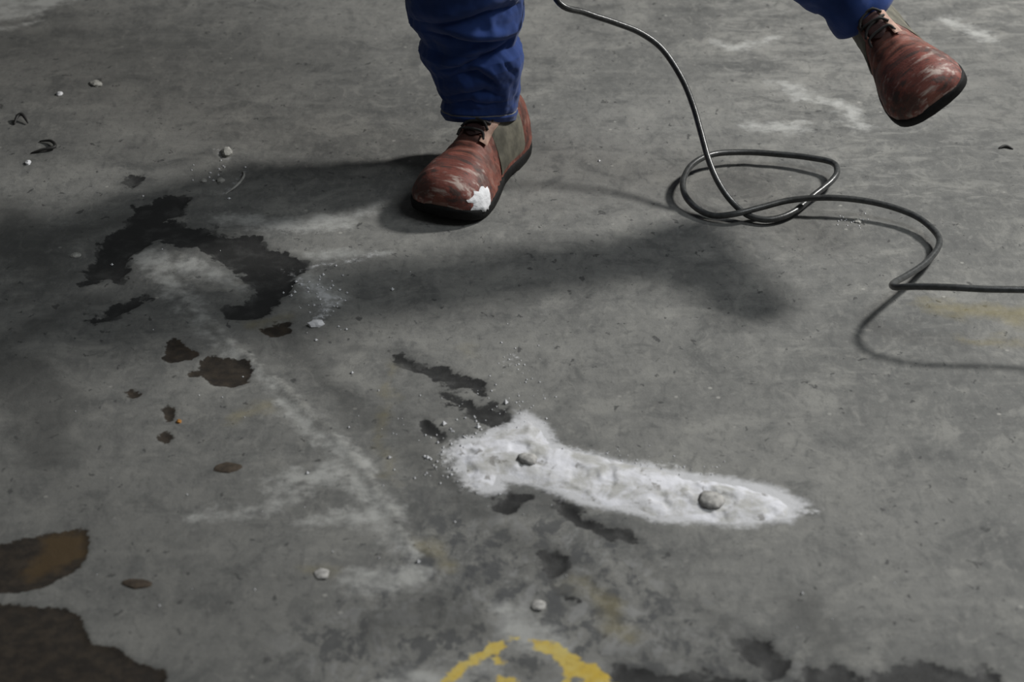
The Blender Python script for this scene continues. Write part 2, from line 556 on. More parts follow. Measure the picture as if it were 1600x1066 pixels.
def mat_leather(name, c, scuff, dark, amount=0.5):
    n = NT(name)
    st = n.noise(1.0, 4, 0.65, 0.3, co=n.coord((16, 90, 60)))
    bl = n.noise(34, 4, 0.6)
    base = n.mix(n.smooth(bl, 0.35, 0.7), tuple(x * 0.72 for x in c), tuple(x * 1.15 for x in c))
    base = n.mix(n.smooth(st, 0.50, 0.66, 0, amount), base, scuff)
    base = n.mix(n.smooth(st, 0.48, 0.36, 0, 0.85), base, dark)
    base = n.mix(n.smooth(n.noise(22, 3, 0.6, co=n.coord(loc=(2, 5, 1))), 0.50, 0.62, 0, 0.65), base, dark)
    n.bump(n.math('ADD', n.math('MULTIPLY', st, 0.5), n.noise(160, 3)), 0.25, 0.002)
    return n.out(base, 0.62, 0.35)


BLUE = mat_cloth('blue_work_cloth', (0.022, 0.054, 0.205))
STITCH = mat_plain('grey_thread', (0.20, 0.20, 0.21), 0.8)
SKIN = mat_plain('skin', (0.36, 0.19, 0.12), 0.55, 0.12, 20)
HAIR = mat_plain('dark_hair', (0.02, 0.016, 0.012), 0.7, 0.4, 90)
RED = mat_leather('scuffed_red_leather', (0.190, 0.060, 0.046), (0.44, 0.36, 0.32), (0.055, 0.040, 0.036), 0.8)
REDV = mat_leather('red_brown_leather', (0.21, 0.072, 0.052), (0.32, 0.22, 0.18), (0.06, 0.03, 0.025), 0.4)
OLIVE = mat_plain('dusty_grey_green_leather', (0.115, 0.108, 0.082), 0.8, 0.35, 45, 0.3)
PINK = mat_plain('pale_worn_leather', (0.40, 0.25, 0.19), 0.7, 0.3, 60, 0.2)
TONGUE = mat_plain('dark_tongue_cloth', (0.040, 0.016, 0.015), 0.85, 0.4, 60)
LACE = mat_plain('dark_shoelace', (0.022, 0.021, 0.020), 0.8, 0.3, 300)
SOLE = mat_plain('black_rubber_sole', (0.009, 0.009, 0.009), 0.75, 0.4, 60, 0.2, 0.2)
WHITE = mat_plain('white_powder', (0.72, 0.72, 0.74), 0.9, 0.12, 90, 0.4, 0.1)
CABLE = mat_plain('grey_black_cable', (0.050, 0.052, 0.052), 0.33, 0.3, 120, 0.1, 0.6)


# ------------------------------------------------------------------ object helpers
def link(name, me, mat, parent=None, smooth=True):
    o = bpy.data.objects.new(name, me)
    col.objects.link(o)
    if mat and not me.materials:
        me.materials.append(mat)
    if parent is not None:
        o.parent = parent
    if smooth:
        me.polygons.foreach_set('use_smooth', np.ones(len(me.polygons), bool))
    return o


def tag(o, label, cat, group=None, kind=None):
    o['label'] = label
    o['category'] = cat
    if group:
        o['group'] = group
    if kind:
        o['kind'] = kind
    return o


def catmull(pts, n=12):
    P = np.array(pts, float)
    P = np.vstack([2 * P[0] - P[1], P, 2 * P[-1] - P[-2]])
    out = []
    for i in range(1, len(P) - 2):
        p0, p1, p2, p3 = P[i - 1:i + 3]
        for k in range(n):
            t = k / n
            out.append(0.5 * ((2 * p1) + (-p0 + p2) * t + (2 * p0 - 5 * p1 + 4 * p2 - p3) * t * t
                              + (-p0 + 3 * p1 - 3 * p2 + p3) * t ** 3))
    out.append(P[-2])
    return np.array(out)


def frames(path):
    T = np.gradient(path, axis=0)
    T /= np.linalg.norm(T, axis=1)[:, None] + 1e-12
    ref = np.array([0, 0, 1.0]) if abs(T[0][2]) < 0.9 else np.array([1.0, 0, 0])
    N = []
    u = np.cross(T[0], ref)
    u /= np.linalg.norm(u)
    for t in T:
        u = u - t * np.dot(u, t)
        u /= np.linalg.norm(u)
        N.append(u.copy())
    N = np.array(N)
    return T, N, np.cross(T, N)


def tube(path, r, seg=10):
    path = np.asarray(path, float)
    r = np.broadcast_to(r, (len(path),))
    _, N, B = frames(path)
    a = np.linspace(0, 2 * math.pi, seg, endpoint=False)
    V = (path[:, None] + r[:, None, None] * (np.cos(a)[None, :, None] * N[:, None] + np.sin(a)[None, :, None] * B[:, None]))
    verts = V.reshape(-1, 3)
    faces = []
    for i in range(len(path) - 1):
        for k in range(seg):
            faces.append((i * seg + k, i * seg + (k + 1) % seg, (i + 1) * seg + (k + 1) % seg, (i + 1) * seg + k))
    faces.append(tuple(range(seg))[::-1])
    faces.append(tuple((len(path) - 1) * seg + k for k in range(seg)))
    me = bpy.data.meshes.new('tube')
    me.from_pydata(verts.tolist(), [], faces)
    return me


def rings_mesh(R, close_u=True, cap0=False, cap1=False):
    """R: (n rings, m points, 3)"""
    n, m = R.shape[:2]
    faces = []
    for i in range(n - 1):
        for k in range(m if close_u else m - 1):
            faces.append((i * m + k, i * m + (k + 1) % m, (i + 1) * m + (k + 1) % m, (i + 1) * m + k))
    if cap0:
        faces.append(tuple(range(m))[::-1])
    if cap1:
        faces.append(tuple((n - 1) * m + k for k in range(m)))
    me = bpy.data.meshes.new('loft')
    me.from_pydata(R.reshape(-1, 3).tolist(), [], faces)
    me.update()
    return me


# ------------------------------------------------------------------ spilled white powder
gx, gy = np.arange(-0.16, 0.46, 0.0024), np.arange(2.14, 2.78, 0.0030)
PX, PY = [a.ravel() for a in np.meshgrid(gx, gy)]
wx, wy = warp(PX, PY, 0.006, 60, 31)
wx, wy = warp(wx, wy, 0.010, 22, 37)
d = sdf_poly(wx, wy, POWDER)
hgt = 0.0036 * ss(-d, -0.001, 0.030) * (0.45 + 1.0 * fbm(PX, PY, 40, 4, 41)) + 0.0008 * ss(-d, -0.001, 0.012)
hgt *= 1 - 0.55 * ss(fbm(PX, PY, 34, 3, 77), 0.56, 0.66)
pz = floor_z(PX, PY) + hgt - 0.0006
pm = grid_mesh('powder', np.stack([PX, PY, pz], 1), len(gx), len(gy), d < 0.0)


def mat_powder():
    n = NT('chalky_white_powder')
    a = n.noise(26, 4, 0.6, 0.5)
    b = n.noise(90, 3, 0.6)
    c = n.mix(n.smooth(a, 0.36, 0.62), (0.44, 0.435, 0.42), (0.70, 0.70, 0.74))
    spots = n.smooth(n.noise(62, 3, 0.6, 0.5, co=n.coord((0.9, 0.8, 1), loc=(4, 1, 0))), 0.58, 0.66)
    spots = n.math('MULTIPLY', spots, n.smooth(n.noise(13, 2), 0.42, 0.56))
    c = n.mix(n.math('MULTIPLY', spots, 0.72), c, (0.20, 0.19, 0.175))
    c = n.mix(n.smooth(b, 0.60, 0.75, 0, 0.35), c, (0.36, 0.355, 0.34))
    n.bump(b, 0.4, 0.003)
    return n.out(c, 0.95, 0.1)


pw = link('spilled_powder', pm, mat_powder())
tag(pw, 'streak of spilled white powder fanned out at its left end on the concrete', 'powder', kind='stuff')

# loose grains flung from the spill: nobody could count them
gv, gf = [], []


def grain(u, v, r):
    p = fl(u, v)
    z = float(floor_z(np.array([p[0]]), np.array([p[1]]))[0])
    b = len(gv)
    for dx, dy, dz in ((1, 0, 0), (-1, 0, 0), (0, 1, 0), (0, -1, 0), (0, 0, 1), (0, 0, -.4)):
        j = rng.uniform(0.7, 1.2)
        gv.append((p[0] + dx * r * j, p[1] + dy * r * j, z + r * 0.25 + dz * r * j))
    for f in ((0, 2, 4), (2, 1, 4), (1, 3, 4), (3, 0, 4), (2, 0, 5), (1, 2, 5), (3, 1, 5), (0, 3, 5)):
        gf.append(tuple(b + i for i in f))


for (cu, cv, su, sv, cnt, r0, r1) in ((760, 690, 55, 45, 70, .0008, .0022), (800, 580, 25, 22, 26, .0008, .002),
                                      (830, 640, 30, 18, 22, .0008, .002), (1060, 730, 50, 8, 26, .0008, .0018),
                                      (700, 720, 28, 22, 30, .001, .0028), (500, 462, 26, 26, 50, .001, .003),
                                      (660, 700, 40, 30, 14, .001, .0022), (970, 710, 40, 8, 16, .0008, .0018),
                                      (330, 275, 30, 16, 14, .0015, .003), (1330, 345, 14, 6, 16, .001, .002),
                                      (420, 690, 180, 140, 22, .0008, .0018), (1000, 930, 220, 80, 12, .0008, .0015)):
    for k in range(cnt):
        grain(rng.normal(cu, su), rng.normal(cv, sv), rng.uniform(r0, r1))
for (u, v, r) in ((613, 453, .0042), (550, 583, .0032), (480, 740, .003), (653, 878, .0035), (1253, 928, .0032),
                  (545, 668, .002), (693, 663, .0042), (747, 668, .004), (608, 716, .0036), (668, 716, .0042),
                  (175, 412, .0032), (880, 790 - 88, .0025), (790, 630, .0048), (936, 252, .003), (470, 445, .003)):
    grain(u, v, r)
gm = bpy.data.meshes.new('grains')
gm.from_pydata(gv, [], gf)
go = link('powder_grains', gm, WHITE, smooth=False)
tag(go, 'loose white grains scattered over the floor around the powder streak', 'grains', kind='stuff')


# ------------------------------------------------------------------ shoes
YS = np.array([-.074, -.070, -.058, -.035, .000, .035, .065, .090, .115, .140, .165, .185, .200, .210, .2155])
WS = np.array([.006, .020, .031, .0365, .0375, .0380, .0420, .0490, .0550, .0590, .0600, .0565, .0480, .0340, .012])
HS = np.array([.066, .074, .083, .090, .094, .092, .086, .076, .066, .061, .058, .053, .045, .034, .024])
TW = np.array([.70, .70, .72, .74, .74, .72, .66, .62, .66, .72, .76, .76, .74, .70, .70])   # how narrow towards the top
SOLE_T = 0.020


def shoe_pt(y, t, off=0.0):
    """t from 0 (one sole edge) over the top (0.5) to 1 (other edge)"""
    w, h, tw = np.interp(y, YS, WS), np.interp(y, YS, HS), np.interp(y, YS, TW)
    a = math.pi * t
    c, s = math.cos(a), math.sin(a)
    z = (abs(s) ** 0.72)
    x = math.copysign(abs(c) ** 0.62, c) * (1 - (1 - tw) * z ** 1.6)
    skew = 0.006 * math.sin(max(0, y) / .2155 * math.pi * 0.9)
    spring = 0.010 * max(0, (y - 0.15) / 0.065) ** 2
    k = 1 + off / max(w, .012)
    kz = 1 + off / max(h, .02)
    yy = y + (off if y > 0.2 else (-off if y < -0.06 else 0))
    return (x * w * k + skew, yy, SOLE_T - 0.006 + spring + z * h * kz)


def shoe_patch(y0, y1, t0, t1, off, ny=22, nt=26, edge=None, crease=False):
    R = np.zeros((ny + 1, nt + 1, 3))
    for i in range(ny + 1):
        for k in range(nt + 1):
            t = t0 + (t1 - t0) * k / nt
            lo, hi = y0, y1
            if edge:
                lo, hi = edge(t, y0, y1)
            y = lo + (hi - lo) * i / ny
            e = off
            if crease:
                for yc, dp in ((.098, .0035), (.112, .003), (.086, .0026)):
                    e -= dp * math.exp(-((y - yc + 0.010 * abs(t - .5)) / .0036) ** 2)
            bd = min(i, ny - i, k, nt - k)
            if bd == 0:
                e -= 0.0022
            R[i, k] = shoe_pt(y, t, e)
    return rings_mesh(R, False, False, y1 > .21)


def worn_ellipse(yc, tc, ry, rt, off, seed):
    rr = np.random.default_rng(seed)
    V = [shoe_pt(yc, tc, off)]
    F_ = []
    m, rings = 26, 5
    jit = [rr.uniform(0.75, 1.15) for _ in range(m)]
    for j in range(1, rings + 1):
        for k in range(m):
            a = 2 * math.pi * k / m
            s = j / rings * jit[k]
            y = min(.2154, yc + ry * s * math.cos(a))
            t = min(1, max(0, tc + rt * s * math.sin(a)))
            V.append(shoe_pt(y, t, off - (0.002 if j == rings else 0) + rr.uniform(-.0004, .0004)))
    for k in range(m):
        F_.append((0, 1 + k, 1 + (k + 1) % m))
    for j in range(rings - 1):
        for k in range(m):
            a, b = 1 + j * m + k, 1 + j * m + (k + 1) % m
            F_.append((a, a + m, b + m, b))
    me = bpy.data.meshes.new('patch')
    me.from_pydata(V, [], F_)
    return me


def sole_mesh():
    n = 64
    yy = np.concatenate([np.interp(np.linspace(0, 1, n // 2), np.linspace(0, 1, len(YS)), YS)])
    out = []
    for y in yy:
        out.append((np.interp(y, YS, WS) * 1.02 + .0015, y))
    right = [(w, y) for w, y in out]
    left = [(-w, y) for w, y in out[::-1]]
    loop = [(x, y * 1.012) for x, y in right + left]
    R = []
    for z, sc, toe in ((0.0, .93, 1), (0.004, .98, 1), (0.014, 1.0, 1), (0.019, .99, 1), (0.021, .90, 1)):
        ring = []
        for x, y in loop:
            spring = 0.010 * max(0, (y - 0.15) / 0.065) ** 2
            arch = 0.006 * math.exp(-((y - .03) / .018) ** 2) * (1 if z < 0.003 else 0)
            skew = 0.006 * math.sin(max(0, y) / .2155 * math.pi * 0.9)
            ring.append((x * sc + skew, 0.07 + (y - 0.07) * (0.5 + sc / 2), z + spring + arch))
        R.append(ring)
    return rings_mesh(np.array(R), True, True, True)


SHOE_MESH = {}


def shoe_parts():
    M = SHOE_MESH
    R = np.zeros((70, 41, 3))
    for i, y in enumerate(np.linspace(YS[0], YS[-1], 70)):
        for k in range(41):
            e = 0
            for yc, dp in ((.098, .003), (.113, .0026), (.085, .0022)):
                e -= dp * math.exp(-((y - yc + .012 * abs(k / 40 - .5)) / .0038) ** 2)
            R[i, k] = shoe_pt(y, k / 40, e)
    M['shoe'] = rings_mesh(R, False, True, True)
    M['sole'] = sole_mesh()
    M['toe_cap'] = shoe_patch(.132, .2154, 0.0, 1.0, .0020, 26, 40,
                              edge=lambda t, a, b: (a + .016 * abs(2 * t - 1) ** 2, b))
    M['heel_counter'] = shoe_patch(-.0738, -.010, 0.0, 1.0, .0018, 16, 40,
                                   edge=lambda t, a, b: (a, b - .030 * math.sin(math.pi * t)))
    M['quarter_a'] = shoe_patch(-.02, .068, .02, .36, .0026, 18, 16,
                                edge=lambda t, a, b: (a, b + .030 * (0.36 - t)))
    M['quarter_b'] = shoe_patch(-.02, .068, .64, .98, .0026, 18, 16,
                                edge=lambda t, a, b: (a, b + .030 * (t - .64)))
    M['tongue'] = shoe_patch(.004, .094, .40, .60, .0045, 16, 14,
                             edge=lambda t, a, b: (a, b - .012 * abs(2 * t - 1) * 5))
    M['eyestay_a'] = shoe_patch(.020, .090, .315, .395, .0056, 18, 8,
                                edge=lambda t, a, b: (a, b - .16 * (.395 - t) * .2))
    M['eyestay_b'] = shoe_patch(.016, .100, .600, .710, .0056, 18, 8,
                                edge=lambda t, a, b: (a, b - .16 * (t - .605) * .2))
    M['worn'] = worn_ellipse(.180, .93, .024, .10, .0042, 3)
    M['laces'] = []
    for i, (ya, yb) in enumerate(((.080, .066), (.064, .078), (.060, .044), (.043, .058), (.036, .022), (.022, .035))):
        pts = [shoe_pt(ya, .36, .0070), shoe_pt((ya * 2 + yb) / 3, .45, .0088),
               shoe_pt((ya + yb * 2) / 3, .55, .0088 + (.002 if i % 2 else 0)), shoe_pt(yb, .64, .0070)]
        M['laces'].append(tube(catmull(pts, 5), .0021, 7))
    M['laces'].append(tube(catmull([shoe_pt(.094, .36, .004), shoe_pt(.088, .42, .0085), shoe_pt(.088, .58, .0085),
                                    shoe_pt(.094, .64, .004)], 5), .0021, 7))


shoe_parts()


def make_shoe(parent, M4, label, worn):
    m = SHOE_MESH
    s = link('shoe', m['shoe'], REDV, parent)
    s.matrix_local = M4
    s['label'] = label
    link('sole', m['sole'], SOLE, s)
    link('toe_cap', m['toe_cap'], RED, s)
    link('heel_counter', m['heel_counter'], REDV, s)
    link('quarter', m['quarter_a'], OLIVE, s)
    link('quarter', m['quarter_b'], OLIVE, s)
    link('tongue', m['tongue'], TONGUE, s)
    link('eyestay', m['eyestay_a'], REDV, s)
    link('eyestay', m['eyestay_b'], PINK, s)
    for l in m['laces']:
        link('lace', l, LACE, s)
    if worn:
        w = link('powder_smear', m['worn'], WHITE, s)
        w['label'] = 'white powder caked on the toe'
    return s


# ------------------------------------------------------------------ the person
person = bpy.data.objects.new('person', None)
person.empty_display_size = 0.1
col.objects.link(person)
STANCE_Y = 3.215
ANK = fl(779, 258)           # floor under the ankle of the standing foot
person.location = (float(ANK[0]), float(ANK[1]), 0)
tag(person, 'person in blue work trousers and red shoes striding, one foot planted, holding a cable', 'person')
PL = np.array(person.location)


def plocal(p):
    return np.asarray(p, float) - PL


# standing shoe: heel to toe direction on the floor
toe = fl(688, 352)
fw = Vector((toe[0] - ANK[0], toe[1] - ANK[1], 0)).normalized()
rt = fw.cross(Vector((0, 0, 1)))
M = Matrix(((rt.x, fw.x, 0, 0), (rt.y, fw.y, 0, 0), (0, 0, 1, 0.0004), (0, 0, 0, 1))) @ Matrix.Scale(1.05, 4)
make_shoe(person, M, 'scuffed red leather work shoe planted on the concrete with a white toe patch', True)

# swinging shoe, toe lowered towards the camera
SW_ANK = fl(1354, 20, 0.325)
fw2 = Vector((0.24, -0.94, -0.08)).normalized()
up2 = Vector((-0.60, 0.12, 0.75))
rt2 = fw2.cross(up2).normalized()
up2 = rt2.cross(fw2).normalized()
o2 = Vector(plocal(SW_ANK)) - up2 * 0.075
M2 = Matrix(((rt2.x, fw2.x, up2.x, o2.x), (rt2.y, fw2.y, up2.y, o2.y), (rt2.z, fw2.z, up2.z, o2.z), (0, 0, 0, 1)))
make_shoe(person, M2, 'red work shoe lifted off the floor in mid-step', False)

# ---- trousers: standing leg measured from the photograph at the leg's own distance
sil = [(697, 805, 186), (690, 808, 176), (688, 809, 165), (691, 810, 152), (683, 812, 136), (679, 814, 118),
       (674, 817, 103), (661, 819, 86), (656, 817, 72), (663, 806, 58), (655, 812, 44), (640, 820, 28), (635, 819, 6),
       (633, 818, -20), (640, 822, -60)]
LY = float(ANK[1]) - 0.005
zs_, cx_, rx_ = [], [], []
for (l, r, v) in sil:
    a, b = at_y(l, v, LY), at_y(r, v, LY)
    zs_.append(a[2])
    cx_.append((a[0] + b[0]) / 2)
    rx_.append((b[0] - a[0]) / 2)
zs_, cx_, rx_ = map(np.array, (zs_, cx_, rx_))
HIP_S = np.array([-0.055, 3.27, 0.90])
KNEE_S = np.array([-0.065, 3.21, 0.50])
topz = [0.42, 0.50, 0.62, 0.75, 0.88]
zs_ = np.concatenate([zs_, topz])
cx_ = np.concatenate([cx_, [-0.068, -0.066, -0.062, -0.058, -0.055]])
rx_ = np.concatenate([rx_, [.088, .086, .092, .100, .104]])
cy_ = np.interp(zs_, [0, .3, .5, .9], [LY, LY - .010, 3.20, 3.27])

creases = [  # (u, v, depth) along the visible front
    [(636, 26, .004), (680, 36, .010), (725, 30, .012), (765, 16, .011), (812, 2, .006)],
    [(656, 46, .004), (700, 56, .014), (750, 67, .017), (785, 64, .014), (804, 58, .004)],
    [(676, 108, .004), (715, 106, .014), (745, 97, .016), (775, 83, .014), (805, 60, .004)],
    [(684, 124, .002), (715, 116, .009), (750, 113, .012), (774, 128, .012), (778, 140, .004)],
    [(688, 150, .004), (722, 147, .011), (760, 142, .010), (785, 150, .004)],
    [(690, 165, .003), (735, 160, .009), (764, 166, .008), (790, 160, .002)],
    [(780, 88, .000), (795, 105, .005), (806, 112, .002)],
]
cr = []
for c in creases:
    ph, zz, dp = [], [], []
    for (u, v, dd) in c:
        p = at_y(u, v, LY - 0.06)
        x0 = np.interp(p[2], zs_, cx_)
        r0 = np.interp(p[2], zs_, rx_)
        s = float(np.clip((p[0] - x0) / r0, -0.98, 0.98))
        p = at_y(u, v, LY - r0 * math.sqrt(1 - s * s))
        ph.append(math.asin(s))
        zz.append(p[2])
        dp.append(dd)
    o = np.argsort(ph)
    cr.append((np.array(ph)[o], np.array(zz)[o], np.array(dp)[o]))

NZ, NA = 300, 144
Z = np.concatenate([np.linspace(zs_[0], 0.34, 210), np.linspace(0.34, 0.88, 91)[1:]])
A = np.linspace(-math.pi, math.pi, NA, endpoint=False)     # 0 = towards the camera
ZZ, AA = np.meshgrid(Z, A, indexing='ij')
front = np.where(np.abs(AA) > math.pi / 2, np.sign(AA) * math.pi - AA, AA)
RR = np.interp(ZZ, zs_, rx_)
disp = np.zeros_like(RR)
for ph, zz, dp in cr:
    zc = np.interp(front, ph, zz)
    de = np.interp(front, ph, dp, left=0, right=0)
    q = (ZZ - zc)
    disp -= de * np.where(q > 0, np.exp(-np.abs(q) / .007), np.exp(-np.abs(q) / .013))
    disp += 0.35 * de * np.exp(-((q - .016) / .010) ** 2)
wr = (fbm(AA * 1.2 + 20, ZZ * 9 + 4, 2.3, 4, 91) - 0.5) * 0.012
disp += wr * np.clip((ZZ - zs_[0]) / 0.03, 0.1, 1)
# a turned hem with a stitch groove
hz = ZZ - zs_[0]
disp += 0.0012 * (hz < 0.016) - 0.0016 * np.exp(-((hz - .0175) / .0022) ** 2)
RR = RR + np.maximum(disp, -0.020)
tilt = np.cos(AA) * 0.020 * np.clip(1 - (ZZ - zs_[0]) / 0.06, 0, 1)  # the hem dips over the instep
VX = np.interp(ZZ, zs_, cx_) + RR * np.sin(AA)
VY = np.interp(ZZ, zs_, cy_) - RR * np.where(np.cos(AA) < 0, 1.28, 0.98) * np.cos(AA)
stance = np.stack([VX, VY, ZZ + tilt], -1) - PL


def leg_tube(path, radii, seed, nseg=96, na=64, amp=0.012):
    path = catmull(path, nseg // (len(path) - 1))
    t = np.linspace(0, 1, len(path))
    rad = np.interp(t, np.linspace(0, 1, len(radii)), radii)
    _, N, B = frames(path)
    a = np.linspace(0, 2 * math.pi, na, endpoint=False)
    tt, aa = np.meshgrid(t, a, indexing='ij')
    ca, sa = np.cos(aa), np.sin(aa)
    w = (fbm(ca * 1.3 + 9 + seed, tt * 14 + sa * 1.3, 1.3, 4, seed) - 0.5) * amp * 2
    w -= 0.008 * np.abs(np.sin((tt * 17 + 0.5 * ca + 0.8 * sa))) ** 6 * (tt < .55)
    r = rad[:, None] + w * np.clip(tt / 0.06, 0.1, 1)
    return path[:, None] + r[..., None] * (ca[..., None] * N[:, None] + sa[..., None] * B[:, None])


HIP_W = np.array([0.115, 3.27, 0.90])
KNEE_W = np.array([0.285, 3.13, 0.60])
hem_w = SW_ANK + (KNEE_W - SW_ANK) * 0.01
swing = leg_tube([hem_w, SW_ANK + (KNEE_W - SW_ANK) * .5, KNEE_W, (KNEE_W + HIP_W) / 2, HIP_W],
                 [.058, .066, .080, .080, .092, .104], 7) - PL


def two_lofts(a, b):
    m1, m2 = a.shape[1], b.shape[1]
    V = np.concatenate([a.reshape(-1, 3), b.reshape(-1, 3)])
    faces = []
    for arr, base in ((a, 0), (b, a.shape[0] * a.shape[1])):
        n, m = arr.shape[:2]
        for i in range(n - 1):
            for k in range(m):
                faces.append((base + i * m + k, base + i * m + (k + 1) % m, base + (i + 1) * m + (k + 1) % m,
                              base + (i + 1) * m + k))
    me = bpy.data.meshes.new('trousers')
    me.from_pydata(V.tolist(), [], faces)
    return me


tr = link('trousers', two_lofts(stance, swing), BLUE, person)
md = tr.modifiers.new('cloth', 'SOLIDIFY')
md.thickness = 0.0022
md.offset = -1
# pale stitching round the hem
hemi = int(np.argmin(np.abs(Z - (Z[0] + .0175))))
ring = stance[hemi]
ctr = ring.mean(0)
ring = ctr + (ring - ctr) * 1.004
st = link('hem_stitching', tube(np.vstack([ring, ring[:1]]), .0013, 6), STITCH, tr)
st['label'] = 'pale grey stitching round the trouser hem'


# ---- body under the clothes, one continuous surface
def skin_obj(name, pts, edges, rad, mat, parent, root=0, sub=2):
    me = bpy.data.meshes.new(name)
    me.from_pydata([tuple(plocal(p)) for p in pts], edges, [])
    o = bpy.data.objects.new(name, me)
    col.objects.link(o)
    o.parent = parent
    o.modifiers.new('skin', 'SKIN')
    if not me.skin_vertices:
        return o
    for i, r in enumerate(rad):
        me.skin_vertices[0].data[i].radius = r if isinstance(r, tuple) else (r, r)
    me.skin_vertices[0].data[root].use_root = True
    o.modifiers['skin'].use_smooth_shade = True
    s = o.modifiers.new('sub', 'SUBSURF')
    s.levels = sub
    s.render_levels = sub
    me.materials.append(mat)
    return o


PELV = np.array([0.03, 3.28, 0.93])
CHEST = np.array([0.02, 3.27, 1.28])
NECK = np.array([0.01, 3.25, 1.48])
HEAD = np.array([0.005, 3.21, 1.60])
SH_R, SH_L = np.array([-0.17, 3.30, 1.40]), np.array([0.21, 3.27, 1.40])
EL_R, EL_L = np.array([-0.25, 3.38, 1.12]), np.array([0.31, 3.28, 1.13])
WR_R, WR_L = np.array([-0.245, 3.43, 0.86]), np.array([0.36, 3.16, 0.90])
AK_S = np.array([ANK[0], ANK[1], 0.09])
P = [PELV, (PELV + CHEST) / 2, CHEST, NECK, HEAD, HEAD + (0, -.01, .10),
     HIP_S, KNEE_S, AK_S, HIP_W, KNEE_W, SW_ANK,
     SH_R, EL_R, WR_R, SH_L, EL_L, WR_L]
Rr = [(.12, .10), (.12, .10), (.13, .10), .056, (.082, .095), (.076, .090),
      .070, .040, .030, .070, .040, .030, .055, .042, .029, .055, .042, .029]
E = [(0, 1), (1, 2), (2, 3), (3, 4), (4, 5), (0, 6), (6, 7), (7, 8), (0, 9), (9, 10), (10, 11),
     (2, 12), (12, 13), (13, 14), (2, 15), (15, 16), (16, 17)]


def add_hand(wi, wr, palm_dir, across, fold):
    """palm, four fingers closed round the thing held, thumb from the side of the palm"""
    pd, ac, fo = [np.array(v, float) / np.linalg.norm(v) for v in (palm_dir, across, fold)]
    k0 = len(P)
    P.append(wr + pd * .045)
    Rr.append((.030, .018))
    E.append((wi, k0))
    for j, (off, ln) in enumerate(((.030, .92), (.010, 1.0), (-.010, .94), (-.029, .78))):
        a = wr + pd * .085 + ac * off
        b = a + (pd * .25 + fo * .95) * .034 * ln
        c = b + (-pd * .9 + fo * .3) * .026 * ln
        d_ = c + (-pd * .6 - fo * .7) * .018 * ln
        for q, rr_ in ((a, .0095), (b, .009), (c, .0085), (d_, .0075)):
            P.append(q)
            Rr.append(rr_)
        n = len(P)
        E.extend([(k0, n - 4), (n - 4, n - 3), (n - 3, n - 2), (n - 2, n - 1)])
    a = wr + pd * .035 + ac * .032 + fo * .010
    b = wr + pd * .060 + ac * .040 + fo * .034
    c = wr + pd * .078 + ac * .022 + fo * .050
    for q, rr_ in ((a, .012), (b, .010), (c, .0085)):
        P.append(q)
        Rr.append(rr_)
    n = len(P)
    E.extend([(k0, n - 3), (n - 3, n - 2), (n - 2, n - 1)])


add_hand(14, WR_R, (0.0, .05, -1), (.2, -1, 0), (1, .2, 0))
add_hand(17, WR_L, (.1, -.25, -1), (-.3, -1, 0), (-1, .3, 0))
# a little nose on the face
P.append(HEAD + (0, -.092, .02))
Rr.append(.012)
E.append((4, len(P) - 1))
body = skin_obj('body', P, E, Rr, SKIN, person)

jp = [PELV + (0, 0, -.10), PELV, (PELV + CHEST) / 2, CHEST, CHEST + (0, 0, .13), NECK + (0, 0, -.03),
      SH_R, EL_R, WR_R + (0, 0, .02), SH_L, EL_L, WR_L + (0, .01, .02)]
jr = [(.185, .150), (.185, .15), (.175, .14), (.18, .145), (.13, .11), .068, .085, .066, .048, .085, .066, .048]
je = [(0, 1), (1, 2), (2, 3), (3, 4), (4, 5), (4, 6), (6, 7), (7, 8), (4, 9), (9, 10), (10, 11)]
skin_obj('jacket', jp, je, jr, BLUE, person)
hb = bmesh.new()
bmesh.ops.create_uvsphere(hb, u_segments=28, v_segments=18, radius=1)
for v in hb.verts:
    v.co = Vector((v.co.x * .088, v.co.y * .105, v.co.z * .105))
bmesh.ops.delete(hb, geom=[v for v in hb.verts if v.co.z < -.02 and v.co.y < .03 or v.co.z < -.06], context='VERTS')
hm = bpy.data.meshes.new('hair')
hb.to_mesh(hm)
hair = link('hair', hm, HAIR, person)
hair.location = Vector(plocal(HEAD + (0, .012, .062)))

# ------------------------------------------------------------------ cable
CR = 0.0050
GRIP = WR_R + np.array([.030, .010, -.085])
c_air = [GRIP + (0, .02, .03), GRIP, GRIP + (.03, .03, -.12), (-0.12, 3.52, .56), (-0.02, 3.46, .44), (0.045, 3.36, .345)]
c_px = [(870, 0, .300), (915, 20, .272), (960, 35, .248), (1000, 51, .225), (1035, 77, .198), (1065, 122, .160),
        (1083, 165, .126), (1096, 210, .094), (1108, 252, .066), (1124, 288, .042), (1146, 318, .020), (1172, 338, .008),
        (1205, 343, .006), (1240, 331, .008), (1272, 305, .012), (1298, 284, .018), (1308, 268, .021), (1300, 254, .020),
        (1262, 246, .018), (1215, 241, .017), (1165, 238, .018), (1115, 241, .022), (1083, 256, .024), (1068, 280, .022),
        (1070, 304, .016), (1088, 325, .010), (1115, 337, .008), (1150, 334, .014), (1190, 324, .018), (1235, 313, .022),
        (1290, 309, .026), (1345, 313, .025), (1395, 324, .022), (1436, 341, .018), (1464, 366, .016), (1466, 386, .018),
        (1446, 411, .024), (1418, 430, .034), (1400, 440, .044), (1394, 446, .054), (1402, 449, .064), (1428, 448, .076),
        (1480, 449, .085), (1540, 452, .087), (1600, 453, .088), (1660, 455, .088), (1740, 458, .085)]
pts = [np.array(p, float) for p in c_air] + [fl(u, v, h + .002) for u, v, h in c_px]
pts += [np.array((1.10, 2.90, .06)), np.array((1.35, 2.95, .02)), np.array((1.6, 3.0, .0065)), np.array((2.0, 3.1, .006))]
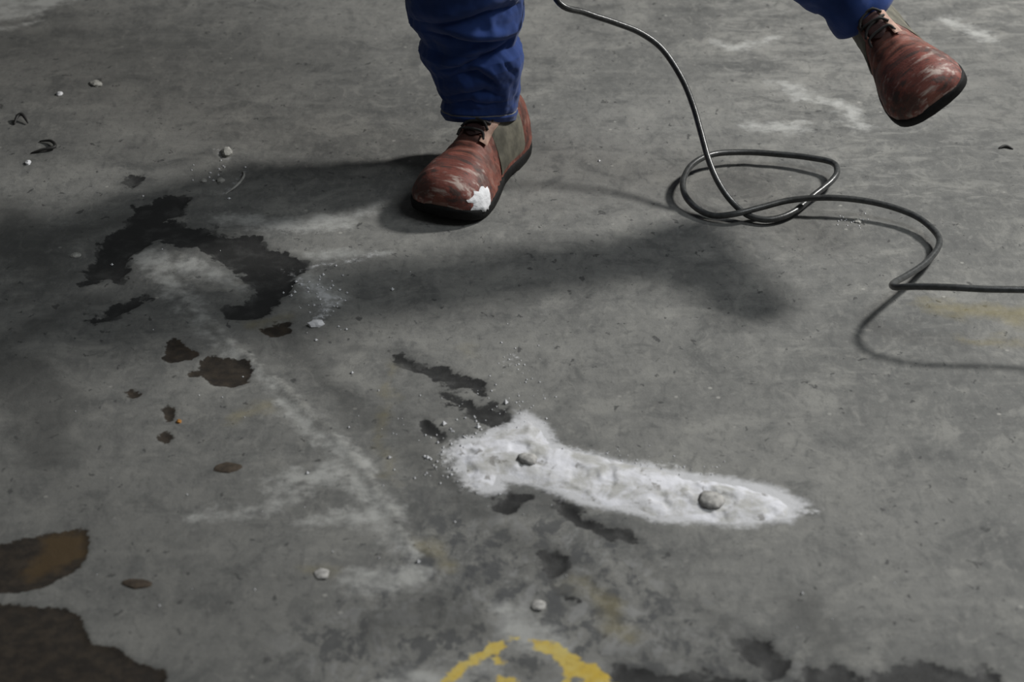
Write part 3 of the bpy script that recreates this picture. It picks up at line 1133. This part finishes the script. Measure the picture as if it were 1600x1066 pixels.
cb = link('cable', tube(catmull(pts, 8), CR, 10), CABLE)
tag(cb, 'thin dark grey cable looping over the floor beside the person and running off right', 'cable')


# ------------------------------------------------------------------ debris
def rock_mesh(sx, sy, sz, seed, cuts=2):
    r = random.Random(seed)
    b = bmesh.new()
    bmesh.ops.create_icosphere(b, subdivisions=cuts, radius=1)
    for v in b.verts:
        k = r.uniform(0.78, 1.12)
        v.co = Vector((v.co.x * sx * k, v.co.y * sy * k, max(-0.35, v.co.z) * sz * k))
    me = bpy.data.meshes.new('rock')
    b.to_mesh(me)
    b.free()
    return me


def fz(p):
    return float(floor_z(np.array([p[0]]), np.array([p[1]]))[0])


PEBB = mat_plain('dusty_stone', (0.36, 0.35, 0.335), 0.9, 0.3, 120, 0.4, 0.2)
GREYST = mat_plain('grey_stone', (0.20, 0.195, 0.18), 0.9, 0.35, 90, 0.4, 0.2)
PALEST = mat_plain('pale_stone', (0.36, 0.355, 0.33), 0.9, 0.25, 90, 0.4, 0.2)
DARKSC = mat_plain('dark_scrap', (0.022, 0.021, 0.020), 0.6, 0.3, 60)
BRSC = mat_plain('brown_flake', (0.050, 0.036, 0.024), 0.85, 0.35, 90, 0.3)
ORANGE = mat_plain('orange_crumb', (0.45, 0.20, 0.04), 0.7, 0.2, 90)


def stone(name, u, v, w, d_, h, mat, seed, label, cat, rz=0.0, lift=0.0):
    p = fl(u, v)
    o = link(name, rock_mesh(w, d_, h, seed), mat, smooth=(name == 'pebble'))
    o.location = (p[0], p[1], fz(p) + h * 0.25 + lift)
    o.rotation_euler = (0, 0, rz)
    tag(o, label, cat)


stone('pebble', 1112, 786, .016, .021, .0045, PEBB, 3, 'grey pebble half buried near the right end of the powder', 'pebble', .3, .003)
stone('pebble', 824, 722, .013, .015, .0045, PEBB, 5, 'grey lump sunk in the wide left end of the powder', 'pebble', .8, .003)
stone('pebble', 502, 898, .010, .013, .0016, PEBB, 8, 'pale flat pebble left of the yellow painted corner', 'pebble', .2)
stone('pebble', 841, 947, .010, .012, .0022, PEBB, 9, 'small pale round pebble just above the yellow painted corner', 'pebble')
stone('concrete_chip', 150, 132, .010, .015, .004, PALEST, 12, 'larger pale angular concrete chip at the upper left', 'chip', .5)
stone('concrete_chip', 93, 148, .006, .007, .004, WHITE, 13, 'small bright chip left of the angular pale chip', 'chip')
stone('concrete_chip', 44, 255, .005, .008, .004, WHITE, 14, 'tiny white chip below the curled dark scraps at far left', 'chip')
stone('concrete_chip', 355, 240, .010, .017, .006, PALEST, 15, 'pale chip at the head of the shadow left of the shoe', 'chip', .1)
stone('concrete_chip', 494, 508, .013, .009, .006, WHITE, 16, 'bright white chip at the lower end of the flaky patch', 'chip', .2)
stone('concrete_chip', 118, 399, .009, .007, .003, PALEST, 17, 'pale chip on the left rim of the black oil stain', 'chip')
stone('concrete_chip', 345, 283, .007, .008, .004, PALEST, 18, 'pale rounded chip beside the shadow above the oil stain', 'chip')
stone('concrete_chip', 318, 283, .006, .007, .003, PALEST, 19, 'small pale chip just above the oil stain', 'chip')
stone('concrete_chip', 1340, 346, .006, .008, .003, PALEST, 20, 'small white chip on the floor below the cable arc', 'chip')
stone('paint_crumb', 280, 659, .0038, .0045, .003, ORANGE, 21, 'tiny orange crumb below the brown patches', 'crumb')
stone('rust_flake', 356, 731, .018, .012, .0018, BRSC, 22, 'dark brown flat flake in the middle of the pale scuffed area', 'flake', .2)
stone('rust_flake', 214, 912, .019, .010, .0018, BRSC, 23, 'dark brown oblong flake right of the rusty patch', 'flake', -.1)


def curl(u, v, pts, r, label, mat=DARKSC, name='curled_scrap'):
    p = fl(u, v)
    path = catmull([(fl(a, b)[0] - p[0], fl(a, b)[1] - p[1], h) for a, b, h in pts], 8)
    k = len(path)
    R = np.zeros((k, 8, 3))
    for i in range(k):
        t = i / (k - 1)
        w = r * (0.35 + 0.65 * math.sin(math.pi * min(1, max(0, t))) ** 0.6)
        tg = path[min(i + 1, k - 1)] - path[max(i - 1, 0)]
        nrm = np.array([-tg[1], tg[0], 0])
        nrm /= np.linalg.norm(nrm) + 1e-9
        for j in range(8):
            a = 2 * math.pi * j / 8
            R[i, j] = path[i] + nrm * w * math.cos(a) * 0.55 + np.array([0, 0, 1]) * w * (math.sin(a) * 0.5 + .4)
    o = link(name, rings_mesh(R, True, True, True), mat)
    o.location = (p[0], p[1], fz(p))
    tag(o, label, 'scrap')


curl(34, 194, [(22, 196, 0), (28, 189, .006), (36, 188, .008), (44, 195, .002)], .006,
     'upper of the two dark curled scraps at far left')
curl(75, 232, [(48, 240, 0), (66, 238, .003), (86, 234, .004), (80, 225, .004), (62, 222, .001)], .0055,
     'lower bent dark scrap at far left, shaped like a hook')
curl(368, 288, [(380, 268, 0), (381, 280, .003), (370, 294, .003), (352, 304, 0)], .004,
     'pale curved sliver left of the shadow of the leg', PALEST, 'curved_sliver')
curl(1571, 234, [(1560, 233, 0), (1571, 231, .001), (1583, 234, 0)], .005,
     'small flat dark fleck near the right edge of the floor', DARKSC, 'dark_fleck')
